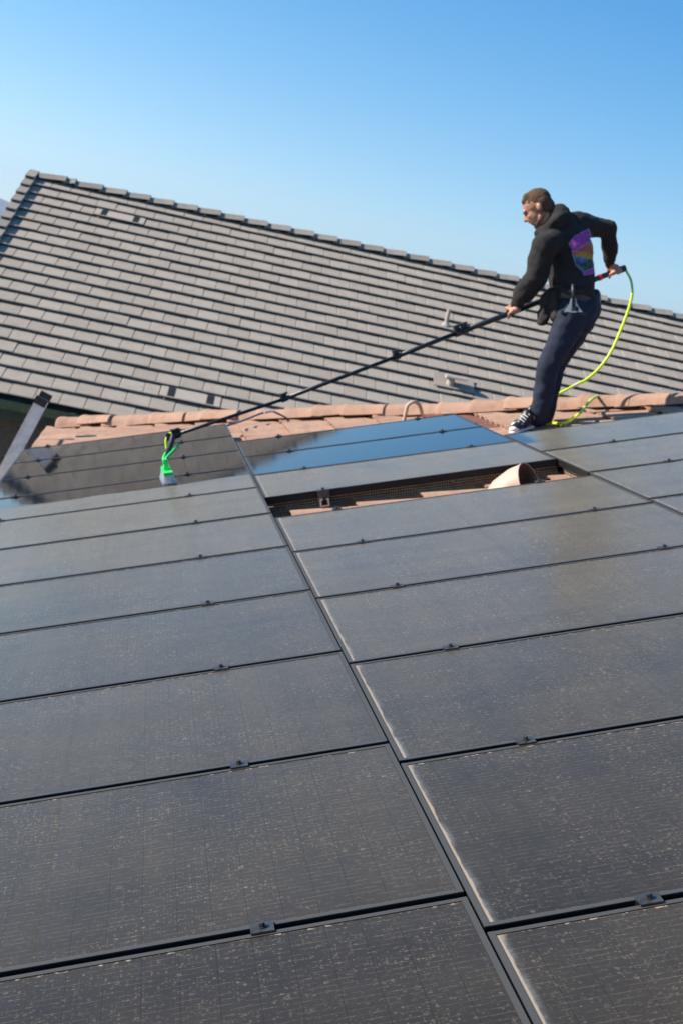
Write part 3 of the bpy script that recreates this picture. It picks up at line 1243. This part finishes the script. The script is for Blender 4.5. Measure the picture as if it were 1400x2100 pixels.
body = MB()
body.cap(J['pel'], J['chest'], .115, .125, (facing, .75))
body.cap(J['shL'], J['shR'], .055, .055)
for a, b2, r0, r1 in (('shL', 'elL', .046, .038), ('elL', 'wrL', .036, .026), ('shR', 'elR', .046, .038), ('elR', 'wrR', .036, .026),
                      ('hipL', 'knL', .075, .052), ('knL', 'anL', .050, .032), ('hipR', 'knR', .075, .052), ('knR', 'anR', .050, .032)):
    body.cap(J[a], J[b2], r0, r1)
toeL, toeR = onroof(1046, 884, -.075), onroof(1062, 880, -.075) + Y * .16
fd_ = toeL - Vector((J['anL'].x, J['anL'].y, toeL.z))
fd_ = (fd_ - N * fd_.dot(N)).normalized()
body.cap(J['anL'] + up_ * .03, toeL - fd_ * .215 + N * .055, .030, .022)
body.cap(toeL - fd_ * .215 + N * .055, toeL - fd_ * .12 + N * .022, .022, .014)
fd_ = toeR - Vector((J['anR'].x, J['anR'].y, toeR.z))
fd_ = (fd_ - N * fd_.dot(N)).normalized()
body.cap(J['anR'] + up_ * .03, toeR - fd_ * .215 + N * .055, .030, .022)
body.cap(toeR - fd_ * .215 + N * .055, toeR - fd_ * .12 + N * .022, .022, .014)
body.cap(A(1119, 443, .0), A(1138, 470, .02), .058, .064)
# head: fwd points where the face points, crown to the top
W = CZ.copy()
hf = (CX * -.86 + CY * .51 + CZ * .30).normalized()
hu = (CX * -.51 + CY * -.86)
hu = (hu - hf * hu.dot(hf)).normalized()
hw = hf.cross(hu)                            # towards or away from the camera
if hw.dot(CZ) < 0:
    hw = -hw


def H(f, u2, w=0.0):
    return A(1103, 428, .0) + hf * f + hu * u2 + hw * w


def ell(mb, c, f, u2, w, seg=18):
    mb.ball(c, 1, seg, (hf * f, hw * w, hu * u2))


ell(body, H(-.012, .038), .104, .094, .079)
ell(body, H(.040, -.022), .062, .082, .062)
ell(body, H(.030, -.076), .052, .044, .046)
body.ball(H(.068, -.100), .020)
body.cap(H(.086, .030, -.030), H(.086, .030, .030), .016, .016)
body.cap(H(.094, .016), H(.116, -.020), .0085, .0125)
body.cap(H(.112, -.022), H(.098, -.028), .012, .011)
body.ball(H(.102, -.026, -.013), .009)
body.ball(H(.102, -.026, .013), .009)
body.cap(H(.086, -.056, -.014), H(.086, -.056, .014), .011, .011)
body.cap(H(.082, -.070, -.012), H(.082, -.070, .012), .011, .011)
for sg in (-1, 1):
    body.ball(H(.068, -.016, sg * .036), .022)
    body.ball(H(-.018, -.004, sg * .080), 1, 12, (hf * .020 + hu * -.006, hw * .012, hu * .027))
    body.cap(H(-.010, -.052, sg * .052), H(.055, -.085, sg * .028), .020, .018)
grip(body, HL, pole_dir, (A(1047, 622, .02) - A(1051, 640, .07)), .021, J['wrL'], 1.0, 1)
grip(body, HR, pole_dir, (A(1248, 540, .26) - A(1258, 558, .34)), .019, J['wrR'], 1.0, 1)
person = organic('person', body, .0052, M['skin'], PO, 5)
person.location = PO
tag(person, 'bearded man in black hoodie and navy trousers leaning back and holding the long pole', 'person')

# eyes and brows
for sg in (-1, 1):
    b = MB()
    b.ball(H(.083, .006, sg * .032), .011)
    e = b.build('eye', M['black'], person, PO, smooth=True)
    b = MB()
    b.cap(H(.098, .028, sg * .014), H(.078, .030, sg * .052), .007, .005)
    b.build('eyebrow', M['beard'], person, PO, smooth=True)
# hair, moustache, beard
b = MB()
ell(b, H(-.018, .048), .104, .092, .0795)
ell(b, H(-.040, .022), .076, .074, .0815)
ell(b, H(-.056, -.012), .062, .068, .066)
b.cap(H(.050, .090, -.026), H(.050, .090, .026), .026, .026)
b.cap(H(.022, .104, -.028), H(.022, .104, .028), .034, .034)
organic('hair', b, .0045, M['hair'], PO, 3, person, .005, .015)
b = MB()
b.cap(H(.098, -.046, -.018), H(.098, -.046, .018), .0065, .0065)
ell(b, H(.0325, -.0735), .0535, .040, .0475)
b.ball(H(.069, -.099), .0212)
for sg in (-1, 1):
    b.cap(H(.012, -.066, sg * .044), H(.053, -.084, sg * .031), .0165, .018)
    b.cap(H(-.002, -.005, sg * .0690), H(-.006, -.050, sg * .058), .009, .014)
organic('beard', b, .004, M['beard'], PO, 2, person, .004, .02)

# hoodie
h = MB()
h.cap(J['waist'] + Vector((.01, 0, -.02)), J['chest'], .160, .180, (facing, .78), 20)
h.cap(J['chest'], A(1166, 472, .03), .170, .120, (facing, .72), 20)
h.cap(J['pel'] + up_ * .09, J['waist'], .150, .160, (facing, .80), 20)
h.cap(J['shL'], J['shR'], .098, .088)
h.cap(A(1152, 525, .03), A(1158, 585, .03), .105, .105)
h.cap(J['shL'], J['elL'], .090, .080)
h.cap(J['elL'], A(1072, 602, -.02), .084, .072)
h.cap(A(1076, 598, -.03), J['wrL'] + Vector((.012, 0, .02)), .070, .046)
h.cap(J['wrL'] + Vector((.016, 0, .024)), J['wrL'] + Vector((.0, 0, .0)), .050, .038)
h.cap(J['shR'], J['elR'], .082, .068)
h.cap(A(1175, 462, .08), J['shR'], .10, .086)
h.cap(J['elR'], A(1251, 515, .26), .064, .056)
h.cap(A(1249, 505, .25), A(1250, 530, .28), .060, .050)
h.cap(A(1250, 528, .28), J['wrR'], .040, .037)
# collar of the hood and its pouch down the back
ringp = [A(1106, 478, -.02), A(1118, 470, -.10), A(1140, 452, -.13), A(1158, 436, -.06), A(1158, 432, .06), A(1140, 440, .13), A(1116, 460, .10)]
ringp += [ringp[0]]
for a, c in zip(ringp[:-1], ringp[1:]):
    h.cap(a, c, .036, .036)
h.cap(A(1147, 440, -.04), A(1158, 466, -.03), .074, .085)
h.cap(A(1140, 452, -.09), A(1120, 480, -.08), .055, .045)
h.cap(A(1135, 470, 0), A(1140, 490, 0), .10, .12)
hood = organic('hoodie', h, .009, M['hoodie'], PO, 6, person, .030, .10)
# drawn-in hem
b = MB()
n = 24
hc = J['pel'] + up_ * .075
for zz, rr in ((0, 1), ):
    pts = [hc + facing * (math.cos(2 * math.pi * k / n) * .128) + side * (math.sin(2 * math.pi * k / n) * .158) + up_ * (.01 * math.sin(k)) for k in range(n + 1)]
    for a, c in zip(pts[:-1], pts[1:]):
        b.cap(a, c, .026, .026, seg=8)
organic('hem', b, .008, M['hoodie'], PO, 4, hood, .01, .05)

# trousers
t_ = MB()
t_.cap(J['pel'] + up_ * .03, J['pel'] - up_ * .04, .148, .150, (facing, .82), 20)
t_.cap(J['pel'] - up_ * .02 - facing * .07, J['pel'] - up_ * .11 - facing * .075, .11, .105)
for sx, kn_w in (('L', 0), ('R', 0)):
    hp, kn, an = J['hip' + sx], J['kn' + sx], J['an' + sx]
    t_.cap(hp, (hp + kn) / 2, .116, .097)
    t_.cap((hp + kn) / 2, kn, .097, .077)
    t_.cap(kn, (kn + an) / 2, .076, .073)
    t_.cap((kn + an) / 2, an + up_ * .02, .073, .068)
    t_.cap(an + up_ * .035, an + up_ * .01 + Vector((-.01, 0, 0)), .071, .060)
organic('trousers', t_, .009, M['navy'], PO, 7, person, .026, .10)

# shoes
sd = (U * -1)
for nm, an, off in (('L', J['anL'], Vector((0, 0, 0))), ('R', J['anR'], Vector((0, 0, 0)))):
    toe = toeL if nm == 'L' else toeR
    fd = (toe - Vector((an.x, an.y, toe.z)))
    fd = (fd - N * fd.dot(N)).normalized()
    heel = toe - fd * .262
    lat = N.cross(fd)
    sole = MB()
    sole.cap(toe + fd * -.045 - N * .012, toe - fd * .13 - N * .012, .040, .036, (N, .42))
    sole.cap(toe - fd * .13 - N * .012, heel + fd * .035 - N * .012, .036, .034, (N, .42))
    shoe = organic('shoe', sole, .005, M['white'], PO, 4, person)
    upm = MB()
    upm.cap(toe - fd * .055 + N * .014, toe - fd * .15 + N * .035, .036, .042, (N, .75))
    upm.cap(toe - fd * .14 + N * .03, heel + fd * .04 + N * .045, .042, .038)
    upm.cap(toe - fd * .20 + N * .06, heel + fd * .05 + N * .08, .042, .040)
    organic('upper', upm, .005, M['black'], PO, 4, shoe)
    cap_ = MB()
    cap_.cap(toe - fd * .040 + N * .006, toe - fd * .052 + N * .004, .035, .035, (N, .62))
    organic('toe_cap', cap_, .005, M['white'], PO, 4, shoe)
    la = MB()
    for k in range(5):
        q = toe - fd * (.095 + .023 * k) + N * (.046 + .0125 * k)
        la.cap(q - lat * .034 - N * .014, q + lat * .004 + N * .006, .0038, .0038, seg=8)
        la.cap(q + lat * .004 + N * .006, q + lat * .034 - N * .014, .0038, .0038, seg=8)
    la.cap(toe - fd * .17 + N * .07 - lat * .03, toe - fd * .19 + N * .035 - lat * .05, .008, .007, seg=8)
    la.cap(toe - fd * .17 + N * .05 - lat * .044, toe - fd * .235 + N * .03 - lat * .047, .008, .007, seg=8)
    la.build('laces', M['white'], shoe, PO, smooth=True)

# belt
b = MB()
bc = J['pel'] + up_ * .040
pts = [bc + facing * (math.cos(2 * math.pi * k / n) * .136) + side * (math.sin(2 * math.pi * k / n) * .163) for k in range(n + 1)]
for a, c in zip(pts[:-1], pts[1:]):
    dd = (c - a)
    o = dd.cross(up_).normalized()
    b.box((a + c) / 2, dd * .52, up_ * .022, o * .004)
belt = b.build('belt', M['black'], person, PO)
b = MB()
q = bc + side * .166 - facing * .02
b.box(q, side * .008, up_ * .028, facing * .028)
b.build('buckle', M['grey_plastic'], belt, PO)

# printed picture on the back of the hoodie
bm = bmesh.new()
bm.from_mesh(hood.data)
bv = BVHTree.FromBMesh(bm)
bm.free()
poly = [(1165, 499), (1176, 485), (1190, 476), (1207, 468), (1211, 481), (1216, 490), (1222, 520), (1229, 548), (1228, 556), (1214, 561), (1196, 565), (1194, 558), (1180, 543), (1173, 522), (1172, 510)]


def inside(x, y, pg):
    c = False
    j = len(pg) - 1
    for i in range(len(pg)):
        (xi, yi), (xj, yj) = pg[i], pg[j]
        if (yi > y) != (yj > y) and x < (xj - xi) * (y - yi) / (yj - yi) + xi:
            c = not c
        j = i
    return c


def edged(x, y, pg):
    best = 99
    for i in range(len(pg)):
        a, b3 = Vector(pg[i]), Vector(pg[(i + 1) % len(pg)])
        p2 = Vector((x, y))
        t = max(0, min(1, (p2 - a).dot(b3 - a) / max(1e-6, (b3 - a).length_squared)))
        best = min(best, (p2 - a - (b3 - a) * t).length)
    return best


def print_colour(x, y):
    if edged(x, y, poly) < 1.1:
        return (.30, .28, .50)
    l1 = 515 + (x - 1178) * (491 - 515) / 38.0
    l2 = 558 + (x - 1195) * (544 - 558) / 32.0
    if abs(y - l1) < .8 or abs(y - l2) < .8:
        return (.30, .28, .50)
    if y < l1 or y > l2:
        s_ = (x * .85 - y * .5)
        r_0 = (y - l1) if y < l1 else (y - l2) * 1.4
        if (r_0 % 9) > 5.2 and noise.noise(Vector((s_ * .45, r_0 * .2, 3))) > .08 and y < l1:
            return (.34, .30, .62) if noise.noise(Vector((s_ * .9, r_0, 8))) > 0 else (.06, .02, .10)
        return (.42, .035, .36)
    tt = (y - l1) / (l2 - l1)
    uu = (x - 1172) / 52.0 + .25 * noise.noise(Vector((x * .06, y * .06, 0)))
    k = tt + .55 * (uu - .4) * -1 + .18 * noise.noise(Vector((x * .12, y * .12, 5)))
    if tt < .18 and uu < .45 and noise.noise(Vector((x * .2, y * .2, 2))) > -.1:
        return (.40, .06, .12)
    if k < .02:
        return (.10, .16, .04) if uu < .75 else (.50, .16, .04)
    if k < .17:
        return (.45, .10, .03)
    if k < .31:
        return (.50, .22, .02)
    if k < .40:
        return (.42, .34, .03)
    if uu < .42:
        return (.02, .20, .24) if noise.noise(Vector((x * .14, y * .09, 9))) > -.15 else (.02, .07, .16)
    if uu < .60 and tt < .62:
        return (.06, .14, .50)
    return (.02, .09, .035) if noise.noise(Vector((x * .15, y * .15, 11))) > -.1 else (.03, .02, .04)


gv, gf, gc, idx = [], [], [], {}
stp = 1.0
x0, y0 = 1163.0, 466.0
nx, ny = 70, 102


def gp(i, j):
    if (i, j) in idx:
        return idx[(i, j)]
    x, y = x0 + i * stp, y0 + j * stp
    dd = ray(x, y).normalized()
    loc, nor, _, dist = bv.ray_cast(CAM - PO, dd)
    idx[(i, j)] = None
    if loc is not None and dist < 11:
        gv.append(loc - dd * .004 + nor * .002)
        idx[(i, j)] = len(gv) - 1
    return idx[(i, j)]


for j in range(ny):
    for i in range(nx):
        cx_, cy_ = x0 + (i + .5) * stp, y0 + (j + .5) * stp
        if inside(cx_, cy_, poly):
            q4 = [gp(i, j), gp(i, j + 1), gp(i + 1, j + 1), gp(i + 1, j)]
            if None not in q4:
                gf.append(q4)
                gc.append(tuple(.7 * q for q in print_colour(cx_, cy_)))
me = bpy.data.meshes.new('back_print')
me.from_pydata([tuple(q) for q in gv], [], gf)
ca = me.color_attributes.new('print', 'FLOAT_COLOR', 'CORNER')
li = 0
for fi, f in enumerate(gf):
    for _ in f:
        ca.data[li].color = gc[fi] + (1,)
        li += 1
t = NT('printed_ink')
at_ = t.n('ShaderNodeVertexColor')
at_.layer_name = 'print'
t.base(at_.outputs['Color'])
t.rough(.75)
me.materials.append(t.m)
me.polygons.foreach_set('use_smooth', [True] * len(me.polygons))
link('back_print', me, hood)

# cloth bag at the front of the belt
b = MB()
b.cap(A(1118, 612, -.04), A(1114, 655, -.06), .050, .044, (CX, .8))
b.cap(A(1136, 612, -.06), A(1138, 648, -.08), .048, .040, (CX, .8))
b.cap(A(1112, 640, -.02), A(1110, 658, -.03), .034, .036)
b.cap(A(1130, 605, -.03), A(1150, 608, -.06), .055, .05)
bag = organic('belt_bag', b, .007, M['pouch'], PO, 4, None, .03, .07)
bag.location = PO
tag(bag, 'dark brown cloth bag hanging from the belt at the man\'s left thigh', 'bag')
b = MB()
b.cap(A(1219, 603, .05), A(1219, 640, .05), .040, .042)
pk = organic('belt_pouch', b, .007, M['black'], PO, 4, None, .02, .07)
pk.location = PO
tag(pk, 'round black pouch on the back of the man\'s belt by the hose', 'bag')

# squeegee in its holster
q0 = A(1175, 612, -.17)
sq = empty('squeegee', q0)
tag(sq, 'squeegee with grey forked clip hanging from the man\'s belt', 'squeegee')
b = MB()
b.tube([A(1174, 582, -.175), A(1175, 600, -.175), A(1175, 626, -.175)], [.011, .014, .012], 10)
b.build('handle', M['black'], sq, q0, smooth=True)
for sgn, pts in ((-1, [(1170, 612), (1168, 622), (1161, 632), (1155, 640)]), (1, [(1180, 612), (1182, 622), (1187, 632), (1194, 640)])):
    b = MB()
    outer_ = [A(x_, y_, -.170) for x_, y_ in pts]
    inner_ = [A(1175 + sgn * 3.5, 612, -.170), A(1175 + sgn * 3.5, 624, -.170), A(1175 + sgn * 4, 633, -.170), A(1175 + sgn * 7, 640, -.170)]
    off = CZ * -.012
    vs = outer_ + inner_ + [q + off for q in outer_ + inner_]
    fs = []
    for i in range(3):
        fs += [(i, i + 1, 5 + i, 4 + i), (8 + i, 12 + i, 13 + i, 9 + i), (i, 8 + i, 9 + i, i + 1), (4 + i, 5 + i, 13 + i, 12 + i)]
    fs += [(0, 4, 12, 8), (3, 11, 15, 7)]
    b.add(vs, fs)
    b.build('fork', M['grey_plastic'], sq, q0)
b = MB()
a_, c_ = A(1150, 640, -.165), A(1200, 644, -.165)
b.box((a_ + c_) / 2, (c_ - a_) / 2, CY * .010, CZ * .014)
b.build('bar', M['black'], sq, q0)
b = MB()
b.box(A(1175, 639, -.184), CX * .020, CY * .005, CZ * .004)
b.build('clip', M['grey_plastic'], sq, q0)

# ------------------------------------------------------------------ water-fed pole with brush
T0 = A(1276, 551, .365)
pts_px = [(1276, 551, .365), (1229, 568.5, .30), (1051, 640, .07), (935, 683, -.10), (810, 732, -.29), (580, 819, -.66), (356, 893, -1.06)]
PP = [A(*q) for q in pts_px]
pole = empty('cleaning_pole', PP[-1])
tag(pole, 'long black telescopic cleaning pole held by the man, brush at its tip', 'pole')
PL = PP[-1]
for a, c, r0 in ((0, 3, .0195), (3, 4, .0155), (4, 5, .0130), (5, 6, .0108)):
    b = MB()
    b.tube(PP[a:c + 1], r0, 14)
    b.build('pole_section', M['carbon'], pole, PL, smooth=True)
for j, (i, sc_) in enumerate(((3, 1.05), (4, .85), (5, .72), (6, .72))):
    dirp = (PP[max(0, i - 1)] - PP[i]).normalized()
    upv = (up_ - dirp * up_.dot(dirp)).normalized()
    lat = dirp.cross(upv)
    for rep in ((0, .055) if i == 3 else (0,)):
        q = PP[i] + dirp * (.012 + rep)
        b = MB()
        b.tube([q - dirp * .022, q + dirp * .022], .026 * sc_, 12)
        b.box(q + upv * .030 * sc_, dirp * .018, upv * .012 * sc_, lat * .010)
        b.box(q + upv * .046 * sc_ + dirp * .004, dirp * .026, upv * .005, lat * .009)
        b.box(q + upv * .040 * sc_ - dirp * .018, dirp * .005, upv * .012, lat * .012)
        b.build('clamp', M['black'], pole, PL)
b = MB()
d0 = (PP[0] - PP[1]).normalized()
b.tube([PP[1] - d0 * .008, PP[1] + d0 * .010], .0235, 14)
b.build('red_ring', M['red'], pole, PL)
b = MB()
b.tube([PP[0] - d0 * .02, PP[0] + d0 * .02], [.026, .024], 14)
b.build('end_cap', M['black'], pole, PL)
# swan neck and brush
BR = onroof(345, 986, 0)
bx = Vector((-.06, .99, 0))
bx = (bx - N * bx.dot(N)).normalized()       # long axis of the brush
by = N.cross(bx)
hd_ = BR + N * .062                           # top of brush block
b = MB()
tip = PP[-1]
b.tube(spline([tip + d0 * .03, tip, tip + (hd_ - tip) * .35 + N * .02, hd_ + N * .075], 5), [.017] * 16, 10)
b.box(tip + N * .0 - d0 * .0, d0 * .03, N * .022, by * .018)
b.build('swan_neck', M['black'], pole, PL, smooth=False)
brush = MB()
brush.box(hd_, bx * .15, by * .027, N * .009)
brush.box(hd_ + N * .022, bx * .05, by * .018, N * .011)
brush.box(hd_ + N * .045 - bx * .045, bx * .006, by * .012, N * .030)
brush.box(hd_ + N * .045 + bx * .045, bx * .006, by * .012, N * .030)
bh = brush.build('brush', M['green'], pole, PL)
br = MB()
for i in range(26):
    for j in range(8):
        o = hd_ + bx * (-.145 + .29 * i / 25) + by * (-.024 + .048 * j / 7) - N * .010
        e_ = BR + bx * (-.150 + .30 * i / 25 + random.uniform(-.006, .006)) + by * ((-.024 + .048 * j / 7) * 1.7 + random.uniform(-.005, .005)) + N * .002
        br.tube([o, e_], [.0035, .0026], 4, True)
bo_ = br.build('bristles', M['bristle'], bh, PL)
b = MB()
for sgn, dx_ in ((-1, -.022), (1, .026)):
    b.tube(spline([tip + N * -.060 + CX * dx_ - CZ * .03, tip + (hd_ - tip) * .45 + CX * dx_ * .75 - CZ * .035, hd_ + N * .07 + CX * dx_ * .30 - CZ * .03, hd_ + N * .015 + CX * .004 - CZ * .02], 6), .0085, 8)
b.build('jet_hose', M['green'], pole, PL, smooth=True)
b = MB()
b.tube(spline([tip + N * .012, tip + N * .008 - CX * .025, tip - N * .03 - CX * .048, tip - N * .085 - CX * .052], 6), .0100, 8)
b.build('feed_hose', M['neon'], pole, PL, smooth=True)
b = MB()
b.tube([tip - N * .085 - CX * .052, tip - N * .115 - CX * .050], .0105, 10)
b.build('hose_coupling', M['black'], pole, PL)
b = MB()
b.ball(tip - N * .035 - CX * .012 - CZ * .02, .009, 10)
b.build('valve', M['white'], pole, PL, smooth=True)

# ------------------------------------------------------------------ hoses
E0 = PP[0] + d0 * .02
hp = [E0, A(1284, 556, .37), A(1293, 574, .38), A(1296, 600, .40), A(1289, 632, .42), A(1275, 670, .44), A(1256, 714, .45), A(1234, 748, .45), A(1206, 775, .44), A(1180, 789, .43), A(1146, 807, .40), A(1118, 820, .38), A(1094, 838, .34),
      onroof(1084, 854, -.02), onroof(1084, 866, -.085), onroof(1104, 869, -.10), onroof(1132, 868, -.10), onroof(1158, 867, -.085), onroof(1175, 857, -.05), onroof(1190, 845, -.02), onroof(1212, 827, .045), onroof(1226, 821, .058)]
hx = min((HA + hd * (.02 * q) + hn * -.018 for q in range(400)), key=lambda q: abs(px_of(q)[0] - 1230))
hp[-2:] = [(hp[-3] * .45 + hx * .55) + N * .02, hx]
over = hx
hp += [over + Vector((.06, .09, -.02)), over + Vector((.09, .22, -.13)), over + Vector((.1, .6, -.45))]
hs_ = spline(hp, 8)
hose = empty('water_hose', hp[-5])
tag(hose, 'neon yellow water hose looping from the pole end down behind the man', 'hose')
b = MB()
b.tube(hs_[:25], .0085, 10)
b.build('upper_hose', M['shaded_hose'], hose, hp[-5], smooth=True)
b = MB()
b.tube(hs_[24:], .0105, 10)
b.build('lower_hose', M['neon'], hose, hp[-5], smooth=True)
b = MB()
k9 = 9 * 8
b.tube([hs_[k9 - 1], hs_[k9 + 1]], .0115, 10)
b.build('tape_band', M['white'], hose, hp[-5])
bp = [RP(.53, 12.72, -.02), onroof(500, 862, -.03), onroof(532, 849, -.02), onroof(548, 845, -.012), onroof(566, 846, -.012)]
bp += [bp[-1] + Vector((.2, .25, -.10)), bp[-1] + Vector((.25, .5, -.35))]
b = MB()
b.tube(spline(bp, 6), .0085, 10)
o = b.build('thin_hose', M['sky_tinted_hose'], None, bp[0], smooth=True)
o.location = bp[0]
tag(o, 'thin black hose, coloured with the blue of reflected sky, running over the hip tiles behind the pole', 'hose')

# ------------------------------------------------------------------ air
hz = MB()
hz.rbox(-9050, 9050, -9050, 9050, ZG - 4.0, 520)
t = NT('air')
t.t.nodes.remove(t.b)
pv = t.n('ShaderNodeVolumePrincipled')
pv.inputs['Color'].default_value = (0.62, 0.78, 1.0, 1)
pv.inputs['Density'].default_value = 1.5e-4
pv.inputs['Anisotropy'].default_value = 0.3
t.t.links.new(pv.outputs[0], t.t.nodes['Material Output'].inputs['Volume'])
hz.build('haze', t.m, kind='stuff')
